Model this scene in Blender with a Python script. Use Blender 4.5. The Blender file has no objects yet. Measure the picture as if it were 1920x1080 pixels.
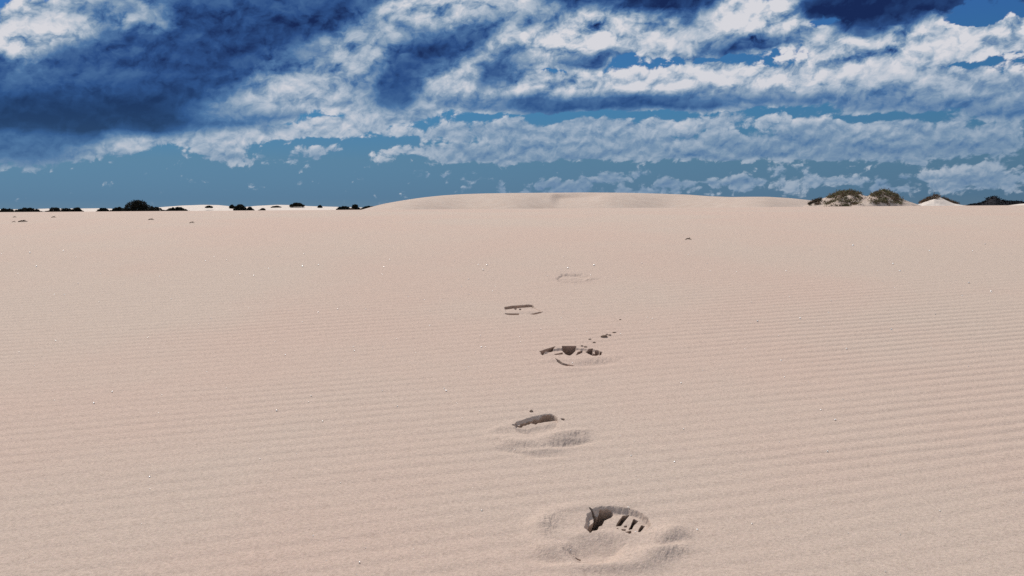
import bpy, math, random
import numpy as np
from mathutils import Matrix, Vector

R = math.radians
scene = bpy.context.scene
COL = scene.collection

# ------------------------------------------------------------------ camera
F = 1800.0                       # focal length in pixels of a 1920 px wide frame
EYE = 0.95                       # lens height above the sand under it
PITCH = math.atan((540 - 390) / F)
ROLL = math.atan(13 / 1920)
cam_data = bpy.data.cameras.new('camera')
cam_data.sensor_width = 36.0
cam_data.lens = F / 1920 * 36.0
cam_data.clip_start = 0.05
cam_data.clip_end = 20000
cam = bpy.data.objects.new('camera', cam_data)
COL.objects.link(cam)
CAM_ROT = Matrix.Rotation(R(90) - PITCH, 4, 'X') @ Matrix.Rotation(-ROLL, 4, 'Z')
cam.matrix_world = Matrix.Translation((0, 0, EYE)) @ CAM_ROT
scene.camera = cam
M3 = np.array(CAM_ROT.to_3x3())

# ------------------------------------------------------------------ exposure
scene.view_settings.view_transform = 'Standard'
scene.view_settings.look = 'None'
scene.view_settings.exposure = 0.0
scene.view_settings.gamma = 1.0
scene.cycles.use_denoising = False
scene.cycles.max_bounces = 4
scene.cycles.diffuse_bounces = 3
scene.cycles.caustics_reflective = False
scene.cycles.caustics_refractive = False

# ------------------------------------------------------------------ sun
SUN_EL, SUN_AZ = R(47), R(-30)          # azimuth from +Y (straight ahead), negative = left
sun_data = bpy.data.lights.new('sun', 'SUN')
sun_data.energy = 3.9
sun_data.angle = R(0.5)
sun_data.color = (1.0, 0.95, 0.88)
sun = bpy.data.objects.new('sun', sun_data)
COL.objects.link(sun)
sun_dir = Vector((math.sin(SUN_AZ) * math.cos(SUN_EL), math.cos(SUN_AZ) * math.cos(SUN_EL), math.sin(SUN_EL)))
sun.rotation_euler = (-sun_dir).to_track_quat('-Z', 'Y').to_euler()


def srgb(r, g, b):
    f = lambda c: (c / 255 / 12.92) if c / 255 <= 0.04045 else ((c / 255 + 0.055) / 1.055) ** 2.4
    return (f(r), f(g), f(b), 1.0)


class NB:
    """short-hand for building node trees"""
    def __init__(self, tree):
        self.t = tree

    def new(self, kind, **kw):
        n = self.t.nodes.new(kind)
        for k, v in kw.items():
            setattr(n, k, v)
        return n

    def put(self, sock, v):
        if hasattr(v, 'is_output'):
            self.t.links.new(v, sock)
        elif v is not None:
            sock.default_value = v

    def m(self, op, a, b=None, c=None, clamp=False):
        n = self.new('ShaderNodeMath', operation=op, use_clamp=clamp)
        for s, v in zip(n.inputs, (a, b, c)):
            self.put(s, v)
        return n.outputs[0]

    def xyz(self, x, y, z=0.0):
        n = self.new('ShaderNodeCombineXYZ')
        for s, v in zip(n.inputs, (x, y, z)):
            self.put(s, v)
        return n.outputs[0]

    def noise(self, vec, scale, detail=4.0, rough=0.5, dist=0.0, lac=2.0):
        n = self.new('ShaderNodeTexNoise')
        self.put(n.inputs['Vector'], vec)
        n.inputs['Scale'].default_value = scale
        n.inputs['Detail'].default_value = detail
        n.inputs['Roughness'].default_value = rough
        n.inputs['Lacunarity'].default_value = lac
        n.inputs['Distortion'].default_value = dist
        return n

    def smooth(self, v, lo, hi, a=0.0, b=1.0):
        n = self.new('ShaderNodeMapRange', interpolation_type='SMOOTHSTEP')
        for s, x in zip(n.inputs, (v, lo, hi, a, b)):
            self.put(s, x)
        return n.outputs[0]

    def mix(self, fac, a, b, kind='MIX'):
        n = self.new('ShaderNodeMix', data_type='RGBA', blend_type=kind)
        self.put(n.inputs[0], fac)
        self.put(n.inputs[6], a)
        self.put(n.inputs[7], b)
        return n.outputs[2]

    def ramp(self, fac, stops, interp='LINEAR'):
        n = self.new('ShaderNodeValToRGB')
        cr = n.color_ramp
        cr.interpolation = interp
        while len(cr.elements) < len(stops):
            cr.elements.new(1.0)
        for e, (p, c) in zip(cr.elements, stops):
            e.position = p
            e.color = c
        self.put(n.inputs[0], fac)
        return n.outputs[0]


# ------------------------------------------------------------------ world: Nishita sky with a cloud deck
def ray_px(az, el):
    """pixel (1920 wide frame) of a sky direction, only used to draw up the cloud table"""
    d = np.stack([np.sin(az) * np.cos(el), np.cos(az) * np.cos(el), np.sin(el)], -1) @ M3
    return 960 + F * d[..., 0] / -d[..., 2], 540 - F * d[..., 1] / -d[..., 2]


# cloud masses: centre x, y, half sizes, tilt (deg, + rises to the right), density, brightness
CLOUDS = [
    (250, 150, 330, 85, 4, 1.0, .14), (560, 60, 190, 60, 8, 1.0, .13), (150, 212, 230, 30, -2, 1.3, .0), (30, 200, 100, 34, 0, 1.0, .10),
    (420, 100, 160, 60, 0, .9, .14), (400, 8, 190, 26, 0, 1.0, .2), (240, 0, 60, 16, 0, .9, .5), (40, 272, 110, 22, 3, 1.0, .28), (60, 140, 70, 45, 0, .6, .50), (170, 150, 80, 36, 10, .5, .42), (190, 95, 90, 36, 0, .5, .42),
    (90, 28, 120, 30, 10, .9, .66), (70, 74, 110, 22, 8, 1.1, 1.0), (110, 52, 60, 16, 15, .6, .22), (275, 30, 55, 28, 0, .8, .74), (180, 10, 60, 20, 0, .7, .4),
    (480, 172, 130, 34, 18, .9, .84), (600, 120, 120, 40, 15, .7, .70), (560, 180, 100, 26, 0, .8, .8), (450, 212, 110, 18, 0, .8, .36), (590, 95, 70, 16, 5, .6, .78),
    (400, 256, 200, 11, 4, .7, .74), (620, 243, 110, 10, 3, .6, .7), (420, 286, 55, 8, 3, .6, .62), (240, 258, 34, 12, -8, .6, .82),
    (560, 296, 80, 6, 4, .4, .5), (165, 284, 34, 8, 0, .5, .6), (715, 290, 28, 7, 0, .55, .62), (785, 280, 32, 8, 3, .55, .64),
    (760, 20, 60, 26, 15, .9, .82), (690, 62, 80, 34, 20, .9, .7), (650, 105, 60, 30, 20, .8, .7), (880, 12, 160, 24, 0, 1.0, .68), (960, 40, 130, 24, 10, .9, .46),
    (815, 110, 120, 30, 30, 1.2, .12), (750, 165, 50, 40, 30, 1.0, .16), (700, 130, 50, 32, 20, .7, .58), (660, 190, 60, 30, 10, .6, .6), (690, 222, 90, 13, 5, .8, .74),
    (830, 158, 70, 34, 30, .95, .72), (912, 90, 60, 20, 32, .95, .84), (860, 200, 120, 14, 4, .8, .62), (1050, 90, 95, 26, 24, 1.0, .84), (1120, 50, 80, 36, 20, 1.0, .84),
    (1240, 70, 100, 40, 0, .9, .66), (930, 124, 46, 30, 5, 1.0, .12), (1070, 112, 85, 14, 6, 1.0, .14), (1180, 4, 150, 20, 0, 1.3, .04), (1020, 25, 60, 22, 0, .8, .6),
    (1000, 158, 120, 14, 3, .8, .7), (1150, 150, 130, 22, 6, .9, .78), (1290, 145, 120, 22, 2, .95, .82), (1450, 138, 110, 24, 4, .95, .82), (1560, 130, 60, 20, 5, .9, .8),
    (1660, 155, 110, 30, 3, .95, .66), (1745, 130, 36, 16, 20, .8, .8), (1800, 165, 130, 30, -4, .9, .6), (1880, 160, 70, 26, -4, .9, .62), (1900, 205, 90, 14, 0, .8, .4), (1810, 92, 130, 17, 6, 1.0, .72), (1910, 86, 50, 22, 6, 1.0, .76),
    (1040, 192, 220, 12, 0, .9, .2), (1300, 194, 220, 11, 1, .9, .26), (1520, 188, 180, 10, 1, .9, .42), (1760, 200, 190, 11, 0, .9, .36),
    (1400, 40, 90, 38, 0, 1.0, .82), (1385, 86, 82, 15, 8, 1.1, .12), (1300, 22, 26, 36, 0, .8, .26), (1295, 95, 40, 22, 0, .7, .7), (1660, 8, 130, 24, 4, 1.4, .03), (1620, 45, 60, 16, 10, 1.1, .12),
    (1530, 75, 70, 24, -10, .8, .62), (1700, 84, 140, 28, 10, 1.1, .80), (1850, 64, 120, 32, 0, 1.15, .78), (1900, 2, 60, 10, 0, 1.2, .06), (1640, 105, 80, 14, 0, .7, .6),
    (900, 245, 160, 13, 0, .62, .56), (1090, 232, 60, 8, 0, .5, .54), (1080, 268, 220, 16, 2, .6, .56), (1240, 232, 130, 14, 4, .65, .62), (1400, 218, 80, 8, 0, .5, .6), (1500, 270, 200, 26, 0, .6, .5),
    (1540, 232, 50, 13, 0, .6, .62), (1640, 240, 70, 16, 0, .65, .64), (1800, 250, 120, 20, -4, .6, .5), (1280, 288, 320, 13, 0, .55, .52), (1720, 285, 220, 16, 0, .55, .48), (950, 290, 120, 9, 0, .5, .52),
    (1250, 351, 90, 8, 5, .5, .46), (1400, 345, 50, 10, 8, .55, .5), (1550, 340, 90, 9, 8, .5, .54), (1670, 346, 50, 9, 8, .5, .42), (1800, 322, 90, 9, 6, .6, .58),
    (1880, 338, 70, 14, 8, .6, .5), (1020, 354, 130, 7, 0, .42, .44), (1790, 345, 60, 8, 6, .5, .5),
    (90, 305, 110, 5, 2, .35, .4), (430, 300, 60, 5, 0, .3, .5), (600, 282, 50, 5, 3, .45, .55), (860, 290, 50, 8, 4, .55, .58), (700, 252, 40, 6, 5, .5, .6), (860, 330, 120, 5, 3, .3, .42), (700, 318, 80, 4, 0, .25, .42), (1150, 330, 90, 6, 4, .45, .44), (1480, 325, 70, 6, 6, .45, .5),
    # clear gaps
    (1532, 52, 22, 12, 0, -.6, .5), (1840, 18, 90, 14, 8, -1.1, .5), (1860, 122, 100, 6, -4, -.7, .5), (1600, 108, 110, 5, 4, -.75, .5), (1200, 123, 60, 8, 8, -.85, .5), (1030, 132, 55, 7, 4, -.7, .5),
    (1340, 112, 90, 10, 0, -.8, .5), (1500, 212, 430, 6, 0, -.6, .5), (700, 250, 60, 8, 10, -.5, .5), (620, 215, 60, 10, 10, -.5, .5), (610, 140, 18, 12, 0, -.5, .5), (640, 160, 30, 10, 20, -.4, .5),
    (350, 325, 420, 16, 0, -.4, .5), (520, 229, 160, 4, 4, -.5, .5), (820, 228, 100, 4, 4, -.45, .5), (640, 272, 120, 6, 4, -.4, .5), (1250, 317, 480, 7, 0, -.45, .5), (1760, 110, 40, 8, 0, -.4, .5), (700, 165, 22, 16, 30, -.4, .5),
]
NCOL, AZ0, AZ1 = 64, R(-31), R(31)
ROW0, ROWS, ROWSTEP = R(-0.6), 28, R(0.5)
azs = np.linspace(AZ0, AZ1, NCOL)
els = ROW0 + ROWSTEP * np.arange(ROWS)
AZ, EL = np.meshgrid(azs, els)
PX, PY = ray_px(AZ, EL)
dens = np.full(PX.shape, 0.0)
shw = np.full(PX.shape, 1e-3)
sha = np.full(PX.shape, .55e-3)
for cx, cy, rx, ry, rot, a, s in CLOUDS:
    a = a + 0.05 * min(max((cy - 200) / 40, 0), 1) if a > 0 else a
    a = a + 0.10 if a > 0 and ry < 14 and cy > 215 else a
    c, sn = math.cos(R(rot)), math.sin(R(rot))
    u = ((PX - cx) * c - (PY - cy) * sn) / (rx * 1.05)
    v = ((PX - cx) * sn + (PY - cy) * c) / (ry * 1.05 + 4)
    q = np.sqrt(u * u + v * v)
    if a > 0:
        w = a * np.exp(-q ** 3 * 0.8)
        dens = dens + w * (1 - 0.5 * np.clip(dens, 0, 1))
        shw += w ** 2
        sha += w ** 2 * s
    else:
        dens = dens + a * np.exp(-q ** 2)
shade = np.clip((sha / shw - 0.5) * 1.15 + 0.52, 0, 1)
dens = np.clip(dens, 0, 1.0)

world = bpy.data.worlds.new('World')
scene.world = world
world.use_nodes = True
world_tree = world.node_tree
world_tree.nodes.clear()
wt = bpy.data.node_groups.new('cloudy_sky', 'ShaderNodeTree')
B = NB(wt)
gen = B.new('ShaderNodeTexCoord').outputs['Generated']
nrm = B.new('ShaderNodeVectorMath', operation='NORMALIZE')
wt.links.new(gen, nrm.inputs[0])
sep = B.new('ShaderNodeSeparateXYZ')
wt.links.new(nrm.outputs[0], sep.inputs[0])
az = B.m('ARCTAN2', sep.outputs[0], sep.outputs[1])
el = B.m('ARCSINE', sep.outputs[2])
Y = B.m('MAXIMUM', B.m('MULTIPLY', el, F / 100), 0.0)          # elevation in units of 100 px
X = B.m('MULTIPLY', az, F / 100)
Yk = B.m('ADD', Y, 0.9)
q0 = B.xyz(B.m('MULTIPLY_ADD', Y, -0.22, X), B.m('MULTIPLY', Y, 1.35), 0.37)      # wind-sheared towards the right
near = B.smooth(Y, 0.4, 2.8)                                                      # 0 far off at the horizon, 1 overhead
curl = B.noise(q0, 1.6, 4, 0.6)
curl.noise_dimensions = '2D'
cv = B.new('ShaderNodeVectorMath', operation='MULTIPLY_ADD')
wt.links.new(curl.outputs['Color'], cv.inputs[0])
cv.inputs[1].default_value = (0.34, 0.34, 0.0)
wt.links.new(q0, cv.inputs[2])
q = cv.outputs[0]


def heaps(vec, scale, detail):
    """cauliflower heaps: rounded cells of several sizes over a soft fractal base"""
    n = B.noise(vec, scale, detail, 0.56)
    n.noise_dimensions = '2D'
    v = B.new('ShaderNodeTexVoronoi', voronoi_dimensions='2D', feature='SMOOTH_F1', normalize=False)
    wt.links.new(vec, v.inputs['Vector'])
    v.inputs['Scale'].default_value = scale * 2.1
    v.inputs['Detail'].default_value = 3.0
    v.inputs['Roughness'].default_value = 0.5
    v.inputs['Lacunarity'].default_value = 2.3
    v.inputs['Smoothness'].default_value = 0.25
    return B.m('MULTIPLY_ADD', v.outputs['Distance'], -0.26, B.m('MULTIPLY_ADD', n.outputs[0], 0.70, 0.36))


def puffs(vec, detail):
    """cloud structure: big heaps overhead, small ones far away"""
    big = heaps(vec, 1.05, detail)
    small = heaps(vec, 2.0, detail - 1.5)
    return B.m('MULTIPLY_ADD', B.m('SUBTRACT', big, small), near, small)


warp = B.noise(q, 1.1, 5, 0.6)
wsep = B.new('ShaderNodeSeparateColor')
wt.links.new(warp.outputs['Color'], wsep.inputs[0])
wk = B.m('MULTIPLY_ADD', near, 0.55, 0.07)
Xw = B.m('MULTIPLY_ADD', B.m('SUBTRACT', wsep.outputs[0], 0.5), B.m('MULTIPLY', wk, 2.0), X)
Yw = B.m('MULTIPLY_ADD', B.m('SUBTRACT', wsep.outputs[1], 0.5), wk, Y)
span = (AZ1 - AZ0) * F / 100
tcol = B.m('DIVIDE', B.m('PINGPONG', B.m('ADD', Xw, -AZ0 * F / 100), span), span)
trow = B.m('DIVIDE', B.m('SUBTRACT', B.m('DIVIDE', Yw, F / 100), ROW0), ROWSTEP)
tl = B.m('MULTIPLY', tcol, (NCOL - 1) / 31.0, clamp=True)
tr = B.m('MULTIPLY', B.m('SUBTRACT', tcol, 32.0 / (NCOL - 1)), (NCOL - 1) / 31.0, clamp=True)
half = B.m('MULTIPLY', B.m('SUBTRACT', tcol, 31.0 / (NCOL - 1)), float(NCOL - 1), clamp=True)
acc = None
for i in range(ROWS):
    st = lambda k0: [(k / 31.0, (float(dens[i, k0 + k]), float(shade[i, k0 + k]), 0.0, 1.0)) for k in range(32)]
    ra = B.ramp(tl, st(0))
    rb = B.ramp(tr, st(32))
    rr = B.mix(half, ra, rb)
    acc = rr if acc is None else B.mix(B.m('SUBTRACT', trow, float(i - 1), clamp=True), acc, rr)
asep = B.new('ShaderNodeSeparateColor')
wt.links.new(acc, asep.inputs[0])
# fluffy structure, and the same structure a little towards the light
n1 = puffs(q, 9.0)
off = B.new('ShaderNodeVectorMath', operation='ADD')
wt.links.new(q, off.inputs[0])
wt.links.new(B.xyz(B.m('MULTIPLY', Yk, -0.02), B.m('MULTIPLY', Yk, 0.06)), off.inputs[1])
n2 = puffs(off.outputs[0], 6.0)
n3 = B.noise(q, 0.25, 4, 0.5).outputs[0]
# the drawn table covers the view and a margin; outside it the deck goes on at random
high = B.m('MAXIMUM', B.smooth(Y, 4.0, 5.2), B.smooth(B.m('ABSOLUTE', az), R(30.0), R(37.0)))
generic = B.m('MULTIPLY_ADD', B.m('SUBTRACT', n3, 0.5), 2.2, B.m('MULTIPLY_ADD', near, 0.28, 0.44))
D0 = B.m('ADD', B.m('MULTIPLY', asep.outputs[0], B.m('SUBTRACT', 1.0, high)), B.m('MULTIPLY', generic, high))
S0 = B.m('ADD', B.m('MULTIPLY', asep.outputs[1], B.m('SUBTRACT', 1.0, high)), B.m('MULTIPLY', high, 0.68))
D = B.m('MULTIPLY_ADD', B.m('SUBTRACT', n1, 0.5), B.m('MULTIPLY_ADD', near, 0.3, 1.7), D0)
cover = B.m('MULTIPLY', B.smooth(D, 0.25, 0.50), B.m('MULTIPLY', B.smooth(Y, 0.02, 0.25), B.m('MULTIPLY_ADD', near, 0.26, 0.74)))
relief = B.m('SUBTRACT', n1, n2)
# thin rims catch the light, thick bellies do not
rim = B.m('MULTIPLY', B.m('SUBTRACT', 1.0, B.smooth(D, 0.35, 1.0)), 0.10)
amp = B.m('MULTIPLY', B.m('MULTIPLY_ADD', S0, 1.0, 0.15), B.m('MULTIPLY_ADD', near, 0.48, 0.37))
amp = B.m('MULTIPLY', amp, B.smooth(D, 0.6, 1.5, 1.0, 0.55))
S = B.m('ADD', B.m('ADD', S0, B.m('MULTIPLY', B.m('MULTIPLY', relief, 2.5), amp)), rim)
S = B.m('MULTIPLY_ADD', B.m('MULTIPLY', B.m('SUBTRACT', n1, 0.5), 1.1), amp, S)
BG = 0.1
cl = lambda r, g, b: tuple(c / BG for c in srgb(r, g, b)[:3]) + (1.0,)
ccol = B.ramp(S, [(0.0, cl(24, 42, 86)), (0.15, cl(46, 80, 134)), (0.36, cl(80, 117, 162)), (0.58, cl(130, 154, 180)), (0.78, cl(176, 188, 203)), (1.0, cl(214, 214, 220))])
sky = B.new('ShaderNodeTexSky', sky_type='NISHITA')
sky.sun_disc = False
sky.sun_elevation = SUN_EL
sky.sun_rotation = SUN_AZ
sky.altitude = 0
sky.air_density = 1.0
sky.dust_density = 0.0
sky.ozone_density = 3.0
# deep clear blue with a teal-grey horizon (polarised look of the photograph)
tint = B.ramp(B.m('DIVIDE', Y, 12.0, clamp=True), [(k / 12, c + (1.0,)) for k, c in (
    (0.0, (0.109, 0.214, 0.454)), (0.2, (0.097, 0.202, 0.436)), (0.9, (0.135, 0.244, 0.400)), (1.9, (0.121, 0.295, 0.460)), (2.9, (0.118, 0.287, 0.483)), (3.7, (0.129, 0.281, 0.546)),
    (5.0, (.10, .25, .6)), (9.0, (.62, .60, .62)))])
skyc = B.mix(1.0, sky.outputs[0], tint, 'MULTIPLY')
final = B.mix(cover, skyc, ccol)
wt.interface.new_socket('Color', in_out='OUTPUT', socket_type='NodeSocketColor')
go = B.new('NodeGroupOutput')
wt.links.new(final, go.inputs[0])
W = NB(world_tree)
grp = W.new('ShaderNodeGroup')
grp.node_tree = wt
bg = W.new('ShaderNodeBackground')
bg.inputs[1].default_value = BG
world_tree.links.new(grp.outputs[0], bg.inputs[0])
wo = W.new('ShaderNodeOutputWorld')
world_tree.links.new(bg.outputs[0], wo.inputs[0])
world.cycles.sampling_method = 'MANUAL'
world.cycles.sample_map_resolution = 256

# ------------------------------------------------------------------ helpers for geometry
rng = np.random.default_rng(7)
_PERM = rng.permutation(512)
_GRAD = rng.uniform(0, 2 * math.pi, 512)


def perlin(x, y):
    x = np.asarray(x, float); y = np.asarray(y, float)
    xi = np.floor(x).astype(int); yi = np.floor(y).astype(int)
    xf = x - xi; yf = y - yi
    u = xf * xf * xf * (xf * (xf * 6 - 15) + 10); v = yf * yf * yf * (yf * (yf * 6 - 15) + 10)

    def g(ix, iy, dx, dy):
        a = _GRAD[_PERM[(_PERM[ix & 511] + iy) & 511]]
        return np.cos(a) * dx + np.sin(a) * dy
    a = g(xi, yi, xf, yf); b = g(xi + 1, yi, xf - 1, yf)
    c = g(xi, yi + 1, xf, yf - 1); d = g(xi + 1, yi + 1, xf - 1, yf - 1)
    return (a + u * (b - a)) * (1 - v) + (c + u * (d - c)) * v * 1.0


def fbm(x, y, octaves=4, rough=0.5):
    t = 0; amp = 1
    for k in range(octaves):
        t = t + amp * perlin(x * 2 ** k + 17.3 * k, y * 2 ** k - 9.1 * k)
        amp *= rough
    return t


def sstep(t, a, b):
    t = np.clip((t - a) / (b - a), 0, 1)
    return t * t * (3 - 2 * t)


def px_of(x, y, z):
    """pixel in the 1920 px frame of a world point"""
    d = np.stack([x, y, z - EYE], -1) @ M3
    return 960 + F * d[..., 0] / -d[..., 2], 540 - F * d[..., 1] / -d[..., 2]


def ray_of(px, py):
    d = M3 @ np.array([(px - 960) / F, -(py - 540) / F, -1.0])
    return d / d[1]


def point_at(px, py, dist):
    d = ray_of(px, py)
    return Vector((d[0] * dist, dist, EYE + d[2] * dist))


def mesh_object(name, verts, faces, mat, parent=None, smooth=True, normals=None):
    me = bpy.data.meshes.new(name)
    verts = np.asarray(verts, np.float32); faces = np.asarray(faces, np.int32)
    k = faces.shape[1]
    me.vertices.add(len(verts)); me.vertices.foreach_set('co', verts.ravel())
    me.loops.add(faces.size); me.loops.foreach_set('vertex_index', faces.ravel())
    me.polygons.add(len(faces))
    me.polygons.foreach_set('loop_start', np.arange(0, faces.size, k, dtype=np.int32))
    me.polygons.foreach_set('loop_total', np.full(len(faces), k, np.int32))
    me.update(calc_edges=True)
    me.polygons.foreach_set('use_smooth', np.full(len(faces), smooth))
    if normals is not None:
        me.normals_split_custom_set_from_vertices(np.asarray(normals, np.float32).tolist())
    me.materials.append(mat)
    o = bpy.data.objects.new(name, me)
    COL.objects.link(o)
    if parent is not None:
        o.parent = parent
    return o


def tag(o, label=None, cat=None, group=None, kind=None):
    for k, v in (('label', label), ('category', cat), ('group', group), ('kind', kind)):
        if v:
            o[k] = v
    return o


def grid_faces(ny, nx):
    i = np.arange(ny * nx).reshape(ny, nx)
    return np.stack([i[:-1, :-1], i[:-1, 1:], i[1:, 1:], i[1:, :-1]], -1)


# ------------------------------------------------------------------ materials
def sand_material(name, base, dry, grain=1.0, flats=False):
    mat = bpy.data.materials.new(name)
    mat.use_nodes = True
    t = mat.node_tree
    t.nodes.clear()
    N = NB(t)
    pos = N.new('ShaderNodeNewGeometry').outputs['Position']
    patch = N.noise(pos, 0.55, 4, 0.55).outputs[0]
    c = N.mix(N.smooth(patch, 0.35, 0.65), base, dry)
    speck = N.noise(pos, 120.0, 6, 0.8).outputs[0]
    c = N.mix(1.0, c, N.ramp(speck, [(0.30, (.74, .72, .70, 1)), (0.5, (1, 1, 1, 1)), (0.70, (1.22, 1.21, 1.2, 1))]), 'MULTIPLY')
    hue = N.noise(pos, 420.0, 2, 0.6)
    c = N.mix(0.10 * grain, c, hue.outputs['Color'], 'OVERLAY')
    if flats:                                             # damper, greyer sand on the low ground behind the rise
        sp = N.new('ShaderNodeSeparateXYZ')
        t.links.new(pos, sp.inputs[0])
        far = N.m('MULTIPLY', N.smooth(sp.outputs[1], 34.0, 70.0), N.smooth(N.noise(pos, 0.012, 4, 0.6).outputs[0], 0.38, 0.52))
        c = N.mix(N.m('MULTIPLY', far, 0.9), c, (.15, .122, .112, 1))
    p = N.new('ShaderNodeBsdfPrincipled')
    t.links.new(c, p.inputs['Base Color'])
    p.inputs['Roughness'].default_value = 0.95
    p.inputs['Specular IOR Level'].default_value = 0.12
    h = N.m('ADD', N.m('MULTIPLY', N.noise(pos, 150.0, 5, 0.7).outputs[0], 0.0022 * grain), N.m('MULTIPLY', N.noise(pos, 11.0, 4, 0.55).outputs[0], 0.003))
    bump = N.new('ShaderNodeBump')
    bump.inputs['Strength'].default_value = 0.8
    bump.inputs['Distance'].default_value = 1.0
    t.links.new(h, bump.inputs['Height'])
    t.links.new(bump.outputs[0], p.inputs['Normal'])
    o = N.new('ShaderNodeOutputMaterial')
    t.links.new(p.outputs[0], o.inputs[0])
    return mat


def plain_material(name, c0, c1, scale, rough=0.8, translucent=0.0):
    mat = bpy.data.materials.new(name)
    mat.use_nodes = True
    t = mat.node_tree
    N = NB(t)
    p = t.nodes['Principled BSDF']
    pos = N.new('ShaderNodeNewGeometry').outputs['Position']
    t.links.new(N.ramp(N.noise(pos, scale, 3, 0.6).outputs[0], [(0.35, c0), (0.65, c1)]), p.inputs['Base Color'])
    p.inputs['Roughness'].default_value = rough
    p.inputs['Specular IOR Level'].default_value = 0.04
    return mat


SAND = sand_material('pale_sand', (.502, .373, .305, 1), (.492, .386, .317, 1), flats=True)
DUNE_SAND = sand_material('dune_sand', (.47, .365, .30, 1), (.50, .40, .335, 1))
WHITE_SAND = sand_material('bleached_sand', (.62, .53, .46, 1), (.66, .57, .50, 1))
LEAF_DARK = plain_material('dark_leaves', (.018, .019, .014, 1), (.042, .040, .030, 1), 1.5)
LEAF_GREEN = plain_material('olive_leaves', (.11, .105, .05, 1), (.21, .185, .10, 1), 1.2)
LEAF_BROWN = plain_material('dry_leaves', (.12, .078, .052, 1), (.23, .155, .105, 1), 1.2)
BARK = plain_material('grey_bark', (.05, .04, .035, 1), (.10, .085, .07, 1), 9.0)
MICA = plain_material('mica_flakes', (.90, .90, .88, 1), (.97, .97, .95, 1), 90.0, 0.42)
MICA.node_tree.nodes['Principled BSDF'].inputs['Metallic'].default_value = 1.0
WEED = plain_material('dried_weed', (.03, .022, .017, 1), (.075, .055, .04, 1), 40.0)
CLOD = plain_material('shade_dark_sand', (.20, .14, .10, 1), (.30, .22, .17, 1), 120.0, 0.95)  # darker than the plain: the clods' shade is put into their colour


# ------------------------------------------------------------------ the plain: a gentle rise, its rim just under eye level, flats beyond
SLOPE = 0.1056


def base_z(x, y):
    z = np.where(y < 6, SLOPE * np.maximum(y, -30), SLOPE * 6 + SLOPE * 2.84 * (1 - np.exp(-np.maximum(y - 6, 0) / 2.84)))
    z = np.where(y < 0, SLOPE * y * np.exp(np.minimum(y, 0) / 30), z)
    z = z - 0.38 * sstep(y, 23, 75)
    z = z + 0.022 * perlin(x * .16 + 4, y * .22) * sstep(y, 2, 7) * (1 - sstep(y, 14, 22))
    return z + 0.25 * fbm(x * .013, y * .009 + 5, 3) * sstep(y, 60, 140)


def ripples(x, y):
    th = R(15)
    s = -x * math.sin(th) + y * math.cos(th)
    l = x * math.cos(th) + y * math.sin(th)
    ph = 2 * math.pi * s / 0.064 + 3.4 * perlin(x * .55 + 3, y * .8) + 1.6 * perlin(l * 1.3, s * 4.0 + 9) + 0.7 * perlin(l * 4, s * 9)
    amp = 0.50 + 0.55 * sstep(perlin(l * .6 + 11, s * 1.5 + 2) + 0.6 * perlin(l * 2.1, s * 5 + 31), -0.35, 0.45)
    amp = amp * (0.72 + 0.55 * sstep(x, 0.3, 1.9) * sstep(y, 1.9, 2.8))
    amp = amp * (1 - sstep(y, 3.9, 6.0))
    prof = np.sin(ph) + 0.28 * np.sin(2 * ph + 0.8)
    return 0.00115 * amp * prof + 0.0012 * fbm(x * 5, y * 7, 3) * (1 - sstep(y, 4.5, 6.3))


STEP = 0.008
fine_x = np.arange(-462, 463) * STEP
fine_y = 1.5 + np.arange(0, 614) * STEP


def grown(start, step, rate, end):
    out = []; v = start
    while v < end:
        step *= rate; v += step; out.append(v)
    return np.array(out)


gx = grown(3.696, STEP, 1.08, 4500)
xs = np.concatenate([-gx[::-1], fine_x, gx])
ys = np.concatenate([(1.5 - grown(0, STEP, 1.10, 600))[::-1], fine_y, fine_y[-1] + grown(0, STEP, 1.045, 6000)])
GX, GY = np.meshgrid(xs, ys)
inner = (np.abs(GX) < 4.2) & (GY > 1.2) & (GY < 6.6)
GZ = base_z(GX, GY)
RP = np.zeros_like(GZ)
RP[inner] = ripples(GX[inner], GY[inner])
win = (1 - sstep(np.abs(GX), 3.6, 4.2)) * sstep(GY, 1.2, 1.5) * (1 - sstep(GY, 6.2, 6.6))
GZ = GZ + RP * win
dzdy, dzdx = np.gradient(GZ, ys, xs)
GN = np.stack([-dzdx, -dzdy, np.ones_like(GZ)], -1)
GN /= np.linalg.norm(GN, axis=-1, keepdims=True)
GPX, GPY = px_of(GX, np.maximum(GY, 0.3), base_z(GX, GY))
ix0 = int(np.searchsorted(xs, fine_x[0] - 1e-6)); iy0 = int(np.searchsorted(ys, fine_y[0] - 1e-6))


# ------------------------------------------------------------------ footprints, drawn up on the sand plane
def seg_dist(px, py, poly, closed=True):
    pts = np.array(poly, float)
    nxt = np.roll(pts, -1, 0) if closed else pts[1:]
    a = pts if closed else pts[:-1]
    best = np.full(px.shape, 1e9)
    inside = np.zeros(px.shape, bool)
    for (x0, y0), (x1, y1) in zip(a, nxt):
        ex, ey = x1 - x0, y1 - y0
        t = np.clip(((px - x0) * ex + (py - y0) * ey) / (ex * ex + ey * ey + 1e-9), 0, 1)
        best = np.minimum(best, np.hypot(px - x0 - t * ex, py - y0 - t * ey))
        if closed and y0 != y1:
            c = ((y0 > py) != (y1 > py)) & (px < (x1 - x0) * (py - y0) / (y1 - y0) + x0)
            inside ^= c
    return np.where(inside, -best, best) if closed else best


def crop(ox, oy, k, pts):
    return [(ox + x / k, oy + y / k) for x, y in pts]


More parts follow.
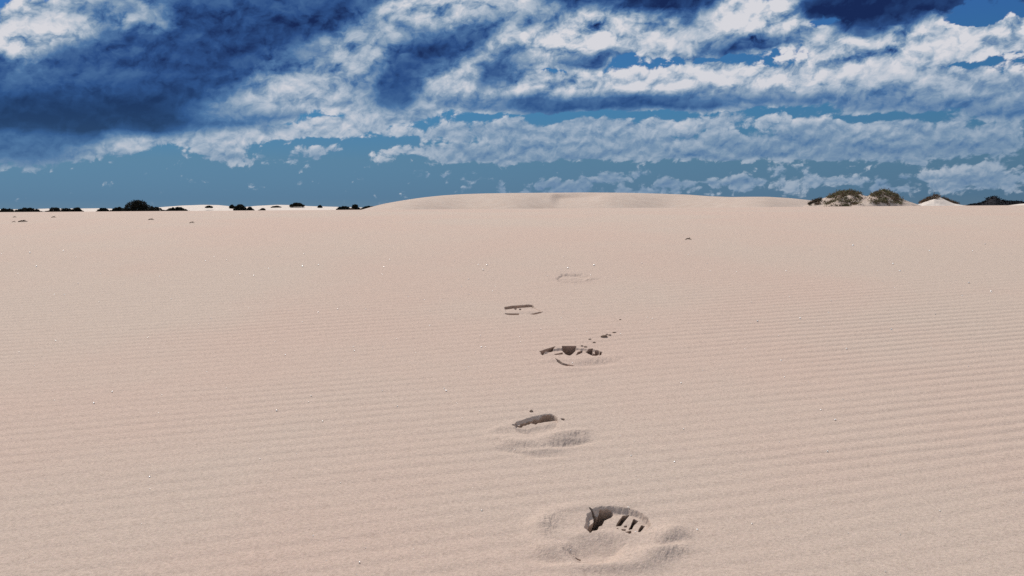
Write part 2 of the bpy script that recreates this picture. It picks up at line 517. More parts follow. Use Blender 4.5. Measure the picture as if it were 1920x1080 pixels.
# every print: window ellipse, bumps (x, y, rx, ry, tilt, height m), bowls = soft recesses (outline, depth, softness px),
# slots = sharp-edged breaks in the crust (outline, depth, softness px), cracks = open polylines (points, width px, depth)
c1 = lambda *p: crop(940, 900, 4.8, p)
c2 = lambda *p: crop(880, 740, 6.857, p)
c3 = lambda *p: crop(900, 490, 4.91, p)
PRINTS = [
    dict(win=(1140, 1012, 195, 92), lift=-7.5, soft=1.1,
         label='largest footprint, nearest the bottom edge, with dark slits broken through its crust',
         bowls=[(c1((775, 300), (860, 250), (990, 238), (1150, 255), (1260, 295), (1330, 350), (1345, 410), (1290, 460), (1150, 490), (1020, 440), (900, 455), (800, 490), (752, 430)), .013, 3.4),
                (c1((560, 640), (640, 560), (800, 520), (1000, 530), (1110, 580), (1080, 680), (960, 770), (820, 790), (680, 760)), .015, 24.0)],
         slots=[(c1((795, 292), (850, 318), (865, 325), (890, 290), (990, 286), (1002, 300), (985, 325), (925, 352), (905, 395), (875, 405), (868, 435), (815, 440), (800, 475), (772, 455), (790, 410), (835, 375), (835, 330)), .055, 1.3),
                (c1((1098, 310), (1148, 308), (1110, 355), (1075, 395), (1038, 398), (1060, 362)), .045, 1.2),
                (c1((1195, 342), (1228, 360), (1190, 390), (1175, 425), (1150, 432), (1175, 385)), .042, 1.2),
                (c1((1265, 392), (1288, 400), (1260, 440), (1232, 468), (1243, 430)), .040, 1.2),
                (c1((1118, 458), (1167, 447), (1172, 470), (1138, 476)), .03, 1.0),
                (c1((1032, 424), (1050, 418), (1058, 434), (1040, 438)), .022, .9),
                (c1((1085, 430), (1120, 432), (1118, 444), (1090, 440)), .015, .8),
                (c1((1110, 398), (1130, 396), (1128, 408), (1112, 408)), .015, .8),
                (c1((668, 696), (712, 700), (708, 714), (690, 710)), .03, 1.0)],
         bumps=[(1008, 985, 26, 26, 50, .012), (1030, 965, 50, 14, 18, .006), (1262, 1000, 40, 15, 8, .014), (1232, 1040, 55, 18, 14, .016), (1110, 1064, 90, 10, 0, .010),
                (1030, 1030, 34, 16, -10, .010), (1140, 1003, 50, 10, 0, .006), (1080, 946, 60, 10, 0, .003), (1255, 1022, 32, 8, 14, -.008), (1020, 1052, 60, 9, -10, -.006)]),
    dict(win=(1012, 815, 128, 56), lift=-5.0, soft=1.1,
         label='footprint with one long scalloped dark gap, second from the bottom edge',
         bowls=[(c2((565, 395), (610, 352), (740, 305), (880, 262), (1060, 245), (1135, 285), (1140, 350), (1000, 368), (860, 392), (740, 425), (600, 425)), .010, 1.8),
                (c2((570, 435), (700, 420), (900, 380), (1130, 350), (1150, 425), (1000, 480), (900, 507), (780, 525), (660, 500)), .010, 7.0)],
         slots=[(c2((650, 415), (600, 405), (655, 404), (660, 383), (740, 358), (760, 345), (800, 342), (830, 322), (885, 318), (960, 292), (1045, 285), (1085, 297), (1128, 332), (1092, 330), (1000, 342), (960, 347), (925, 357), (880, 362), (855, 378), (830, 372), (790, 364), (765, 380), (745, 380), (720, 394), (690, 395), (668, 414)), .05, 1.0),
                (c2((1180, 345), (1222, 350), (1218, 364), (1192, 358)), .03, .8), (c2((560, 425), (590, 432), (580, 442), (562, 436)), .02, .8)],
         bumps=[(1040, 822, 52, 10, 4, .011), (1075, 815, 40, 6, 8, .009), (985, 836, 46, 6, -4, .007), (950, 826, 46, 7, -8, .008), (940, 803, 26, 5, 8, .006), (1072, 833, 50, 4, 8, -.007), (965, 848, 40, 4, -8, -.006), (1035, 856, 46, 4, 2, -.004), (1015, 846, 40, 4, 2, .004)]),
    dict(win=(1082, 668, 112, 34), lift=-3.5,
         label='crumbled footprint with scattered dark chips, third from the bottom edge',
         bowls=[(c3((560, 850), (660, 805), (760, 798), (900, 798), (1060, 810), (1130, 855), (1080, 880), (900, 890), (700, 900), (600, 880)), .008, 1.1)],
         slots=[(c3((550, 845), (600, 828), (650, 815), (692, 802), (668, 826), (600, 846), (572, 866)), .035, .7),
                (c3((683, 855), (760, 841), (762, 853), (698, 859)), .03, .5),
                (c3((758, 798), (885, 800), (880, 822), (845, 852), (825, 864), (790, 852), (765, 826)), .06, .9),
                (c3((886, 862), (905, 833), (940, 823), (947, 833), (912, 850)), .04, .6),
                (c3((975, 832), (1012, 822), (1040, 820), (1035, 845), (1065, 853), (1060, 832), (1090, 836), (1108, 850), (1080, 864), (1045, 870), (1008, 852)), .045, .6),
                (c3((1098, 870), (1112, 848), (1126, 855), (1112, 872)), .03, .6),
                (c3((695, 918), (725, 935), (765, 957), (810, 968), (862, 974), (800, 980), (755, 968), (715, 945)), .04, .6),
                (c3((662, 920), (695, 905), (690, 915)), .03, .5)],
         bumps=[(1110, 674, 46, 5, 4, .010), (1066, 692, 40, 4, 0, .006), (1120, 682, 44, 3.5, 5, -.008), (1040, 676, 30, 4, 0, .004)]),
    dict(win=(980, 580, 66, 20),
         label='small flat footprint outlined by two thin dark arcs, fourth from the bottom edge',
         bowls=[(c3((225, 430), (310, 408), (460, 398), (500, 420), (570, 470), (360, 458), (235, 455)), .006, 0.9)],
         slots=[(c3((228, 422), (290, 410), (350, 406), (450, 398), (480, 402), (498, 418), (470, 408), (400, 414), (330, 420), (234, 432)), .035, .6),
                (c3((232, 481), (290, 483), (360, 484), (355, 492), (290, 493), (238, 488)), .03, .5),
                (c3((465, 486), (520, 477), (578, 466), (560, 476), (500, 490)), .03, .5),
                (c3((320, 424), (336, 424), (334, 434), (322, 434)), .02, .5), (c3((364, 426), (378, 426), (378, 438), (366, 438)), .02, .5)],
         bumps=[(980, 584, 30, 3.5, 0, .006)]),
    dict(win=(1080, 521, 62, 15),
         label='faint wind-filled footprint, farthest up the sand slope',
         bowls=[(c3((700, 160), (760, 115), (900, 118), (1000, 135), (1010, 155), (900, 180), (760, 185)), .008, 2.5)],
         slots=[],
         bumps=[(1060, 526, 24, 1.8, 0, -.010), (1103, 525, 22, 1.5, 4, -.010), (1080, 515, 18, 1.4, 0, -.009), (1057, 514, 12, 1.3, 0, -.008), (1098, 517, 10, 1.3, 0, -.007), (1075, 529, 40, 2, 2, .007), (1078, 520.5, 30, 1.6, 0, .006)]),
]


def print_shape(spec, px, py):
    """height change and undercut depth (m) over the sand plane"""
    cx, cy, rx, ry = spec['win']
    jx = 2.2 * perlin(px * .12, py * .12) + 1.0 * perlin(px * .4, py * .4)
    jy = 1.2 * perlin(px * .12 + 50, py * .12) + 0.5 * perlin(px * .4 + 50, py * .4)
    q2 = ((px - cx) / rx) ** 2 + ((py - cy) / ry) ** 2
    w = 1 - sstep(np.sqrt(q2), 0.62, 0.97)
    dz = np.zeros(px.shape)
    for bx, by, bw, bh, rot, hgt in spec['bumps']:
        c, s = math.cos(R(rot)), math.sin(R(rot))
        u = ((px + 3 * jx - bx) * c - (py + jy - by) * s) / bw
        v = ((px + 3 * jx - bx) * s + (py + jy - by) * c) / bh
        dz += spec.get('soft', .75) * hgt * np.exp(-(u * u + v * v))
    for poly, depth, soft in spec['bowls']:
        d = seg_dist(px + jx, py + jy, poly)
        dz -= depth * (1 - sstep(d, -soft, soft * 0.35))
    slot = np.zeros(px.shape)
    for poly, depth, soft in spec['slots']:
        d = seg_dist(px + jx * .12, py + jy * .12 - spec.get('lift', 0), poly)
        slot = np.maximum(slot, 1.5 * depth * (1 - sstep(d, -soft * .5, soft * .5)))
    return dz * w, slot * w


def cell_mask(spec):
    cx, cy, rx, ry = spec['win']
    mx = 0.25 * (GPX[:-1, :-1] + GPX[1:, :-1] + GPX[:-1, 1:] + GPX[1:, 1:])
    my = 0.25 * (GPY[:-1, :-1] + GPY[1:, :-1] + GPY[:-1, 1:] + GPY[1:, 1:])
    m = ((mx - cx) / rx) ** 2 + ((my - cy) / ry) ** 2 < 1
    yy = 0.5 * (ys[1:] + ys[:-1])
    return m & (yy > 1.5)[:, None]


hole = np.zeros((len(ys) - 1, len(xs) - 1), bool)
for spec, sub in zip(PRINTS, (7, 6, 6, 5, 4)):
    m = cell_mask(spec) & ~hole
    hole |= m
    ii = np.where(m.any(1))[0]; jj = np.where(m.any(0))[0]
    i0, i1, j0, j1 = ii[0], ii[-1] + 1, jj[0], jj[-1] + 1
    fi = np.arange((i1 - i0) * sub + 1) / sub; fj = np.arange((j1 - j0) * sub + 1) / sub
    a = np.minimum(fi.astype(int), i1 - i0 - 1); b = np.minimum(fj.astype(int), j1 - j0 - 1)
    ta = (fi - a)[:, None]; tb = (fj - b)[None, :]

    def bil(arr):
        s = arr[i0:i1 + 1, j0:j1 + 1]
        if s.ndim == 3:
            return np.stack([bil(arr[..., k]) for k in range(s.shape[2])], -1)
        r0, r1 = s[a][:, b], s[a][:, b + 1]
        q0, q1 = s[a + 1][:, b], s[a + 1][:, b + 1]
        return (r0 * (1 - tb) + r1 * tb) * (1 - ta) + (q0 * (1 - tb) + q1 * tb) * ta
    bx, by, bz, bn = bil(GX), bil(GY), bil(GZ), bil(GN)
    ppx, ppy = px_of(bx, by, base_z(bx, by))
    dz, slot = print_shape(spec, ppx, ppy)
    X1 = bx - 0.2 * slot                     # slots run back under the crust, away from the eye and a little to the left
    Y1 = by + 0.7 * slot
    Z1 = bz + dz - slot
    h = STEP / sub
    gsx = -bn[..., 0] / bn[..., 2]; gsy = -bn[..., 1] / bn[..., 2]
    dxx = np.gradient(X1, h, axis=1); dxy = np.gradient(X1, h, axis=0)
    dyx = np.gradient(Y1, h, axis=1); dyy = np.gradient(Y1, h, axis=0)
    ddx = np.gradient(dz - slot, h, axis=1) + gsx; ddy = np.gradient(dz - slot, h, axis=0) + gsy
    nn = np.cross(np.stack([dxx, dyx, ddx], -1), np.stack([dxy, dyy, ddy], -1))
    nn /= np.linalg.norm(nn, axis=-1, keepdims=True)
    fm = np.repeat(np.repeat(m[i0:i1, j0:j1], sub, 0), sub, 1)
    faces = grid_faces(*bx.shape)[fm]
    used = np.unique(faces)
    remap = np.full(bx.size, -1); remap[used] = np.arange(len(used))
    V = np.stack([X1.ravel(), Y1.ravel(), Z1.ravel()], -1)[used]
    o = mesh_object('footprint', V, remap[faces], SAND, normals=nn.reshape(-1, 3)[used])
    tag(o, spec['label'], 'footprint', 'footprints leading up the sand')

allf = grid_faces(len(ys), len(xs))[~hole]
ground = mesh_object('ground', np.stack([GX.ravel(), GY.ravel(), GZ.ravel()], -1), allf, SAND, normals=GN.reshape(-1, 3))
tag(ground, 'pale pinkish sand plain rising gently to a low rim', kind='structure')


def ground_hit(px, py):
    """where the line of sight through a pixel meets the bare plain"""
    d = ray_of(px, py)
    t = np.concatenate([np.linspace(1.2, 30, 6000), np.linspace(30, 400, 4000)])
    z = EYE + d[2] * t
    g = base_z(d[0] * t, t)
    k = np.argmax(z <= g) if (z <= g).any() else len(t) - 1
    return Vector((d[0] * t[k], t[k], float(g[k])))


# ------------------------------------------------------------------ dunes
def ridge(name, label, profile, dist, front, back, mat, floor=0.35, steep=1.5, seed=0, rough=0.05, extra=None, nx=360, nt=90, kind='structure'):
    """a dune whose crest line runs through the given skyline points at a distance"""
    pxs = np.array([p[0] for p in profile], float); pys = np.array([p[1] for p in profile], float)
    u = np.linspace(pxs[0], pxs[-1], nx)
    # smooth interpolation of the skyline
    py = np.interp(u, pxs, pys)
    k = max(1, nx // 140)
    py = np.convolve(np.pad(py, k, mode='edge'), np.ones(2 * k + 1) / (2 * k + 1), 'valid')
    dd = dist + 0.06 * dist * perlin(u * .006 + seed, u * 0 + seed) * 2
    rays = np.array([ray_of(a, b) for a, b in zip(u, py)])
    crest_x = rays[:, 0] * dd; crest_z = EYE + rays[:, 2] * dd
    hgt = np.maximum(crest_z - floor, 0.0)
    t = np.concatenate([np.linspace(-1, 0, nt // 2, endpoint=False), np.linspace(0, 1, nt - nt // 2)])
    T, _ = np.meshgrid(t, u, indexing='ij')
    prof = np.where(T < 0, (1 - sstep(-T, 0.0, 1.0)) ** (1 / steep) if False else np.cos(np.clip(-T, 0, 1) * math.pi / 2) ** steep, np.cos(np.clip(T, 0, 1) * math.pi / 2) ** 1.6)
    YY = dd[None, :] + np.where(T < 0, T * front, T * back)
    XX = rays[:, 0][None, :] * YY
    ZZ = floor - 0.25 + (hgt[None, :] + 0.25) * prof
    ZZ = ZZ + rough * fbm(XX * .12 + seed, YY * .2, 4) * (1 - np.exp(-(T / 0.12) ** 2)) * np.clip(hgt[None, :], 0, 1)
    if extra is not None:
        ZZ = ZZ + extra(XX, YY, T, u[None, :] + 0 * T)
    o = mesh_object(name, np.stack([XX, YY, ZZ], -1).reshape(-1, 3), grid_faces(*XX.shape).reshape(-1, 4), mat)
    tag(o, label, kind=kind)
    return o, (XX, YY, ZZ, u)


def blowout(XX, YY, T, U):
    s = sstep(U, 1030, 1050) * (1 - sstep(U, 1095, 1150))
    line = -0.42 + 0.12 * np.sin((U - 1040) / 40)
    return -0.9 * s * sstep(T, line + 0.16, line + .02) * sstep(T, -0.95, line) + 0.05 * np.sin(U / 55) * sstep(T, -1, -.5) * (1 - sstep(T, -.4, -.1))


ridge('dune', 'broad smooth pale dune in the middle of the horizon',
      [(640, 397), (675, 394), (700, 387), (720, 382), (745, 377.5), (770, 373.5), (800, 369.5), (830, 366.5), (870, 364), (910, 362.8), (960, 362), (1030, 361.5), (1100, 361), (1170, 361.5), (1230, 363), (1290, 365), (1330, 368),
       (1370, 369.5), (1410, 369), (1440, 369), (1480, 371.5), (1515, 375), (1545, 380), (1590, 386), (1640, 390)], 210, 34, 120, DUNE_SAND, steep=0.9, seed=3, extra=blowout)
ridge('dune', 'long low bleached dune beyond the dark bushes on the left',
      [(215, 396), (260, 392), (300, 388.5), (340, 385.5), (380, 384), (410, 384.5), (440, 387.5), (470, 390.5), (500, 393)], 420, 60, 120, WHITE_SAND, floor=.3, seed=8)
ridge('dune', 'low bleached dune behind the round bushes',
      [(420, 394), (450, 389), (480, 386), (520, 384), (545, 384.5), (580, 386.5), (620, 387.5), (680, 389), (730, 392)], 470, 60, 120, WHITE_SAND, floor=.3, seed=12)
ridge('dune', 'thin bleached sand ridge behind the leftmost bush row',
      [(-60, 393), (0, 392.5), (60, 392), (90, 391), (150, 391), (190, 390.5), (240, 392.5), (300, 396)], 380, 50, 90, WHITE_SAND, floor=.3, seed=15)


def lumps(sd, amp):
    return lambda XX, YY, T, U: amp * fbm(XX * .33 + sd, YY * .33, 4) * (1 - np.exp(-(T / .25) ** 2)) * (1 - sstep(np.abs(T), .75, 1))


_, HUM_A = ridge('hummock', 'sandy scrub-topped hummock with two humps at the right end of the big dune',
                 [(1502, 388), (1519, 382), (1536, 374.5), (1554, 368), (1573, 362.5), (1597, 360.5), (1613, 364.5), (1626, 368), (1637, 362), (1653, 358.5), (1668, 361.5), (1684, 370), (1706, 379), (1734, 388)],
                 130, 11, 12, DUNE_SAND, floor=.45, steep=.8, seed=21, extra=lumps(4, .45), nx=200, nt=90)
_, HUM_B = ridge('hummock', 'small pointed sand hummock with a thin scrub cap',
                 [(1708, 387), (1725, 382), (1740, 373), (1752, 367.5), (1762, 369.5), (1774, 375), (1790, 381.5), (1806, 385), (1826, 387.5)],
                 150, 9, 10, WHITE_SAND, floor=.45, steep=.9, seed=27, extra=lumps(9, .25), nx=140, nt=70)
HILL_LEAF = plain_material('shaded_scrub', (.006, .007, .009, 1), (.015, .013, .015, 1), .4)  # shade lying on the far hill is put into its leaf colour
HILLROCK = plain_material('shaded_soil', (.010, .010, .013, 1), (.020, .018, .020, 1), .25)  # near-black soil colour carries the hill's shade too
_, HILL = ridge('hill', 'dark scrub-covered hill at the right edge of the horizon',
                [(1815, 386), (1827, 383), (1838, 381.5), (1848, 377.5), (1857, 370), (1866, 368), (1874, 374.5), (1888, 377.5), (1908, 378.5), (1935, 380), (1980, 379), (2040, 382), (2100, 386)],
                520, 60, 60, HILLROCK, floor=.4, steep=.7, seed=33, extra=lumps(2, .3), nx=220, nt=80)
ridge('dune', 'pale sand bank under the dark hill at the right edge',
      [(1860, 387), (1890, 385), (1915, 382), (1950, 380.5), (2020, 382), (2100, 387)], 320, 40, 50, WHITE_SAND, floor=.4, seed=41)


# ------------------------------------------------------------------ bushes
def leaf_cloud(centres, size, rnd, flat=0.6):
    """small leaf-shaped faces (bent kites) with random turns"""
    n = len(centres)
    a = rnd.normal(size=(n, 3)); a[:, 2] = a[:, 2] * flat + 0.3
    a /= np.linalg.norm(a, axis=1, keepdims=True)
    b = np.cross(a, rnd.normal(size=(n, 3)))
    b /= np.linalg.norm(b, axis=1, keepdims=True)
    c = np.cross(a, b)
    s = size * rnd.uniform(.6, 1.4, (n, 1))
    v = np.stack([centres - a * s, centres + b * s * .55 + c * s * .15, centres + a * s, centres - b * s * .55 + c * s * .15], 1)
    return v.reshape(-1, 3), np.arange(4 * n).reshape(n, 4)


def tube(path, radii, sides=5):
    vs, fs = [], []
    for k, (p, r) in enumerate(zip(path, radii)):
        d = (path[min(k + 1, len(path) - 1)] - path[max(k - 1, 0)]).normalized()
        a = d.orthogonal().normalized(); b = d.cross(a)
        for j in range(sides):
            t = 2 * math.pi * j / sides
            vs.append(p + (a * math.cos(t) + b * math.sin(t)) * r)
    for k in range(len(path) - 1):
        for j in range(sides):
            fs.append((k * sides + j, k * sides + (j + 1) % sides, (k + 1) * sides + (j + 1) % sides, (k + 1) * sides + j))
    return [tuple(v) for v in vs], fs


def add_stems(root, lobes, base_r, rnd, local):
    vs, fs = [], []
    for (lx, ly, lz, lr) in lobes[:6]:
        p0 = Vector((local[0] + (lx - local[0]) * .25, local[1] + (ly - local[1]) * .25, local[2] - .1))
        p3 = Vector((lx, ly, lz))
        mid = p0.lerp(p3, .5) + Vector(rnd.normal(size=3)) * lr * .12
        v, f = tube([p0, mid, p3], [base_r, base_r * .7, base_r * .3])
        fs += [tuple(i + len(vs) for i in q) for q in f]
        vs += v
    return mesh_object('stem', vs, fs, BARK, root)


def bush(label, cx, hw, top, dist, cat='bush', mat=LEAF_DARK, lobes=5, dens=1.0, group=None, skew=0.0, seed=0, base=None):
    rnd = np.random.default_rng(100 + seed)
    d = ray_of(cx, 390)
    X0, Y0 = d[0] * dist, dist
    Z0 = float(base_z(np.array(X0), np.array(Y0))) if base is None else base
    W = hw * dist / F
    H = max(point_at(cx, top, dist).z - Z0, .2)
    root = bpy.data.objects.new('bush', None)
    root.location = (X0, Y0, Z0)
    COL.objects.link(root)
    tag(root, label, cat, group)
    lobes = max(lobes, int(2.4 * W / (H * .75)))
    L = []
    for k in range(lobes):
        u = (k + .5) / lobes * 2 - 1 + rnd.uniform(-.12, .12)
        env = math.sqrt(max(1 - (u - skew * (1 - abs(u))) ** 2, .12))
        r = H * .42 * (.75 + .5 * rnd.random())
        r = min(r, W * .55)
        L.append((u * max(W - r * .7, 0), rnd.uniform(-.5, .5) * W * .5, max(H * env - r * .85, r * .35), r))
    L.append((skew * W * .3, 0, max(H - min(H * .5, W * .6), .05), min(H * .5, W * .6)))
    pts = []
    leaf = max(.05, dist * .00075)
    for (lx, ly, lz, lr) in L:
        n = int(dens * np.clip(14 * (lr / leaf) ** 2 * .5, 260, 2600))
        v = rnd.normal(size=(n, 3)); v /= np.linalg.norm(v, axis=1, keepdims=True)
        rad = lr * (1 + .16 * np.array(fbm(v[:, 0] * 2.5 + lx, v[:, 2] * 2.5 + ly, 3))) * rnd.uniform(.35, 1.0, n) ** .45
        pts.append(np.array([lx, ly, lz]) + v * rad[:, None] * np.array([1.12, 1.0, 1.0]))
    # skirt of low twigs down to the sand
    n = int(dens * 900)
    pts.append(np.stack([rnd.uniform(-1, 1, n) * W, rnd.uniform(-.5, .5, n) * W, rnd.uniform(0, .4, n) * H], -1))
    P = np.concatenate(pts)
    P = P[P[:, 2] > -.05]
    v, f = leaf_cloud(P, leaf, rnd)
    mesh_object('foliage', v, f, mat, root, smooth=False)
    add_stems(root, L, max(.03, H * .03), rnd, (0, 0, 0))
    return root


BUSHES = [
    ('flat dark bush cut by the left edge of the photo', 10, 24, 391.8, 150, 4, 0),
    ('long dark hedge-like bush, second from the left edge', 50, 30, 390.4, 155, 6, 0),
    ('rounded dark bush in the middle of the leftmost row', 101, 14, 389.6, 150, 4, .1),
    ('low dark bush filling the gap right of the rounded one', 124, 16, 391.5, 152, 3, 0),
    ('small pointed bush ending the leftmost row on its right', 143, 11, 389.8, 148, 4, .2),
    ('little dark bush alone on white sand between row and big bush', 193, 11, 390.8, 190, 4, 0),
    ('thin dark bush touching the left foot of the biggest bush', 222, 14, 389.3, 185, 4, .2),
    ('biggest bush on the left, tall black dome', 259, 26, 376, 150, 9, 0),
    ('low brown-black bush spilling from the right foot of the biggest bush', 293, 17, 388.5, 148, 5, -.4),
    ('long flat dark bush in front of the bleached dune', 331, 21, 389.3, 200, 6, .1),
    ('tiny grey bush alone on the bleached dune', 392, 6, 387, 385, 3, 0, 389),
    ('small round bush just behind the black half-dome bush', 435, 4.5, 384.8, 390, 3, 0, 390),
    ('black half-dome bush, tallest of the middle cluster', 450, 11.5, 384, 190, 6, 0),
    ('low round bush on the right side of the half-dome bush', 468, 8, 389.2, 188, 4, 0),
    ('low ragged bush on grey sand right of the middle cluster', 491, 8, 391.5, 185, 4, .5),
    ('flat dark streak of bush below the second bleached dune', 518, 9, 387.4, 440, 4, 0, 389.5),
    ('wide black cap-shaped bush on top of the second bleached dune', 557, 13, 381, 440, 7, 0, 387.3),
    ('tiny round bush alone between the cap-shaped bush and the big dune', 600, 3.5, 385.6, 440, 3, 0, 389.3),
    ('long thin dark bush left of the peaked one near the big dune', 645, 14, 387.6, 340, 5, 0),
    ('small peaked bush near the left foot of the big dune', 666, 7, 384, 330, 4, 0),
    ('reddish-brown low bush on sand below the peaked one', 659, 6, 391.8, 200, 3, 0),
    ('dark bush half hidden by the left foot of the big dune', 692, 16, 387.2, 360, 5, 0),
]
for k, (lab, cx, hw, top, dist, lobes, skew, *low) in enumerate(BUSHES):
    bush(lab, cx, hw, top - 0.6, dist, mat=LEAF_BROWN if 'reddish' in lab else LEAF_DARK, lobes=lobes, skew=skew, seed=k, base=point_at(cx, low[0], dist).z if low else None, group='dark bushes on the left horizon')


def scrub_patch(label, surf, u0, u1, t0, t1, thr, n, size, mats, seed, tall=.35, group='scrub growing on the sand hummocks'):
    """low scrub hugging a hummock: clumps rooted on its surface"""
    rnd = np.random.default_rng(300 + seed)
    XX, YY, ZZ, u = surf
    nt, nx = XX.shape
    j0, j1 = np.searchsorted(u, [u0, u1])
    j1 = min(j1, nx - 1)
    spots = []
    while len(spots) < n:
        j = rnd.integers(j0, j1); i = int(rnd.uniform(t0, t1) * (nt - 1))
        x, y, z = XX[i, j], YY[i, j], ZZ[i, j]
        edge = min(j - j0, j1 - j) / max(1, (j1 - j0) * .5)
        if fbm(np.array(x * .55 + seed), np.array(z * 1.3 + y * .3), 3) + .35 * edge > thr + rnd.normal() * .08:
            spots.append((x, y, z))
    S = np.array(spots)
    c = S.mean(0)
    root = bpy.data.objects.new('scrub', None)
    root.location = tuple(c)
    COL.objects.link(root)
    tag(root, label, 'scrub', group)
    m = len(S)
    half = rnd.random(m) < .6
    for name, sel, mat in (('foliage', half, mats[0]), ('dry_twigs', ~half, mats[1])):
        base = S[sel]
        k = 16
        P = np.repeat(base, k, 0) + rnd.normal(size=(len(base) * k, 3)) * np.array([size * 2.2, size * 2.2, 0])
        P[:, 2] += np.abs(rnd.normal(size=len(P))) * tall * .45
        v, f = leaf_cloud(P - c, size, rnd, 1.2)
        o = mesh_object(name, v, f, mat, root, smooth=False)
        if name == 'dry_twigs':
            tag(o, kind='stuff')
    add_stems(root, [tuple(p - c) + (.3,) for p in S[:6] + np.array([0, 0, tall])], .03, rnd, tuple(np.array([0, 0, -.2])))
    return root


scrub_patch('small dark tuft of scrub on the left toe of the two-humped hummock', HUM_A, 1516, 1540, .18, .52, .05, 90, .08, (LEAF_DARK, LEAF_BROWN), 1)
scrub_patch('large olive and brown scrub patch covering the left hump', HUM_A, 1546, 1615, .06, .54, .05, 360, .085, (LEAF_GREEN, LEAF_BROWN), 2)
scrub_patch('thick olive scrub patch covering the right, taller hump', HUM_A, 1632, 1692, .08, .54, .10, 300, .085, (LEAF_GREEN, LEAF_BROWN), 3)
scrub_patch('brown scrub on the left flank and tip of the pointed hummock', HUM_B, 1724, 1760, .30, .55, .0, 130, .08, (LEAF_BROWN, LEAF_DARK), 4)
scrub_patch('thin brown scrub along the right slope of the pointed hummock', HUM_B, 1765, 1796, .40, .55, -.15, 90, .075, (LEAF_BROWN, LEAF_DARK), 5)

rnd = np.random.default_rng(77)
XX, YY, ZZ, _u = HILL
idx = rnd.integers(0, XX.size, 16000)
P = np.stack([XX.ravel()[idx], YY.ravel()[idx], ZZ.ravel()[idx]], -1) + rnd.normal(size=(16000, 3)) * np.array([.8, .8, .3])
v, f = leaf_cloud(P, .30, rnd)
tag(mesh_object('hill_scrub', v, f, HILL_LEAF, smooth=False), 'dense dark scrub covering the far hill', kind='stuff')


# ------------------------------------------------------------------ small things lying on the sand
def surface_z(x, y):
    i = int(np.clip(np.searchsorted(ys, y), 1, len(ys) - 1)); j = int(np.clip(np.searchsorted(xs, x), 1, len(xs) - 1))
    return float(GZ[i, j])


def twig(label, px, py, length, seed):
    r = random.Random(seed)
    p = ground_hit(px, py)
    z = surface_z(p.x, p.y)
    pts = [Vector((-length / 2, 0, .004)), Vector((-length * .2, length * .25, .012)), Vector((length * .15, -length * .1, .010)), Vector((length / 2, length * .3, .006))]
    v, f = tube(pts, [length * k for k in (.05, .085, .075, .03)], 6)
    b = Vector((length * .02, 0, .010))
    v2, f2 = tube([b, b + Vector((length * .14, length * .2, .008)), b + Vector((length * .30, length * .3, .005))], [length * k for k in (.06, .05, .02)], 6)
    f += [tuple(i + len(v) for i in q) for q in f2]
    v += v2
    o = mesh_object('driftwood', v, f, WEED)
    o.location = (p.x, p.y, z - .004)
    o.rotation_euler.z = r.uniform(-.3, .4)
    tag(o, label, 'driftwood', 'bits of driftwood lying on the far sand')


twig('largest dark driftwood bit on the sand, near the left edge', 41, 416.5, .085, 1)
twig('tiny dark driftwood bit just left of the largest one', 26, 417.5, .035, 2)
twig('tiny dark driftwood bit above the largest one, by the rim', 27, 408, .04, 3)
twig('small driftwood bit on the rim, right of the left bush row', 100, 408, .05, 4)
twig('short driftwood bit below the biggest bush', 283, 412.3, .055, 5)
twig('faint driftwood bit below the bleached dune', 360, 419, .045, 6)
twig('lone driftwood bit on the empty sand to the right', 1291, 449.5, .045, 7)


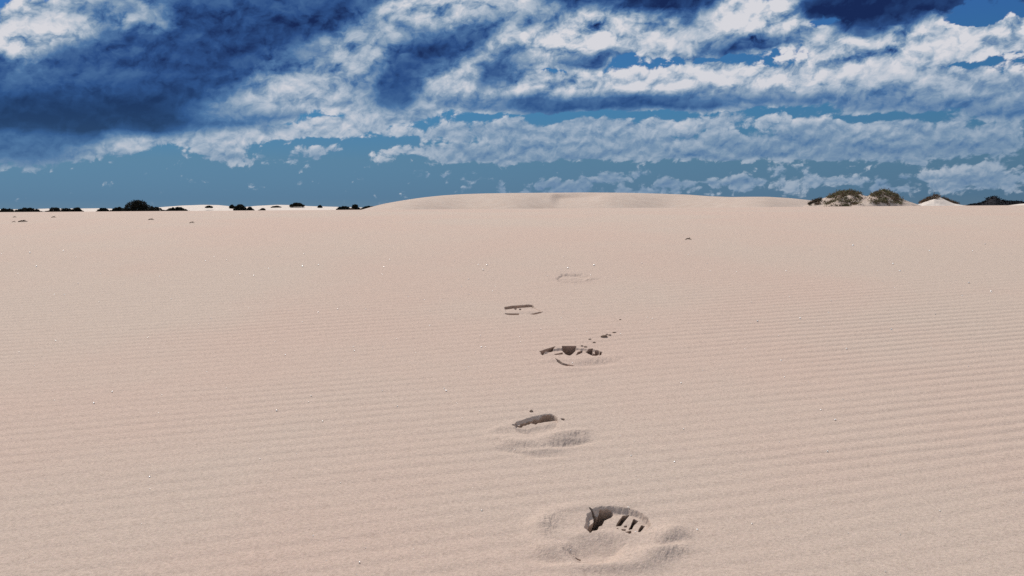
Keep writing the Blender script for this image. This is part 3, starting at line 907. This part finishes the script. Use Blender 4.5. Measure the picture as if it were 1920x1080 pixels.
def clod(label, px, py, size, seed, stretch=1.8):
    r = np.random.default_rng(seed)
    p = ground_hit(px, py)
    z = surface_z(p.x, p.y)
    nu, nv = 12, 7
    vs, fs = [], []
    for i in range(nv + 1):
        for j in range(nu):
            th, ph = math.pi * i / nv, 2 * math.pi * j / nu
            d = np.array([math.sin(th) * math.cos(ph), math.sin(th) * math.sin(ph), math.cos(th)])
            k = 1 + .5 * float(fbm(np.array(d[0] * 1.7 + seed), np.array(d[1] * 1.7 + d[2] * 2.3), 3))
            vs.append(d * np.array([size * stretch, size, size * .8]) * k)
    for i in range(nv):
        for j in range(nu):
            fs.append((i * nu + j, (i + 1) * nu + j, (i + 1) * nu + (j + 1) % nu, i * nu + (j + 1) % nu))
    o = mesh_object('sand_clod', vs, fs, CLOD, smooth=False)
    o.location = (p.x, p.y, z + size * .35)
    o.rotation_euler.z = r.uniform(-.5, .5)
    tag(o, label, 'sand clod', 'dark sand clods kicked out of the footprints')


clod('largest dark clod of the trail up right of the crumbled footprint', 1133, 632.3, .007, 1, 2.0)
clod('small clod just right of the largest one in the trail', 1143, 629.5, .0035, 2)
clod('speck-like clod just above the largest one in the trail', 1138, 628, .003, 3)
clod('long thin clod at the top end of the trail', 1152, 624, .003, 4, 3.2)
clod('lone clod halfway between the crumbled footprint and the trail', 1106, 637, .0035, 5)
clod('lone clod nearest the trail of the two below it', 1114, 643, .0035, 6)
clod('clod at the upper right rim of the crumbled footprint', 1098, 651, .004, 7)
clod('clod on the upper rim of the crumbled footprint', 1091, 649.5, .003, 8)
clod('single clod behind the footprint with the scalloped gap', 996, 772.5, .005, 9, 1.2)
clod('stray clod far above the trail of clods', 1163, 600, .003, 10)

# metallic mica beads added for the sun's glints, more than one could count
rnd = np.random.default_rng(5)
vs, fs = [], []
ico = np.array([(0, 0, 1), (.89, 0, .45), (.28, .85, .45), (-.72, .53, .45), (-.72, -.53, .45), (.28, -.85, .45), (.72, .53, -.45), (-.28, .85, -.45), (-.89, 0, -.45), (-.28, -.85, -.45), (.72, -.53, -.45), (0, 0, -1)])
icf = [(0, 1, 2), (0, 2, 3), (0, 3, 4), (0, 4, 5), (0, 5, 1), (1, 6, 2), (2, 7, 3), (3, 8, 4), (4, 9, 5), (5, 10, 1), (6, 7, 2), (7, 8, 3), (8, 9, 4), (9, 10, 5), (10, 6, 1), (11, 7, 6), (11, 8, 7), (11, 9, 8), (11, 10, 9), (11, 6, 10)]
for k in range(240):
    y = 1.75 + 4.8 * rnd.random() ** 1.15
    x = rnd.uniform(-.62, .62) * y
    r = y * .0009 * (0.45 + 0.6 * rnd.random() ** 3)
    z = surface_z(x, y) + r * .5
    fs += [tuple(i + len(vs) for i in q) for q in icf]
    vs += [tuple(v * r * rnd.uniform(.75, 1.25) + np.array([x, y, z])) for v in ico]
tag(mesh_object('mica_glints', vs, fs, MICA, smooth=True), 'tiny white mica grains added as sun glints on the sand', kind='stuff')
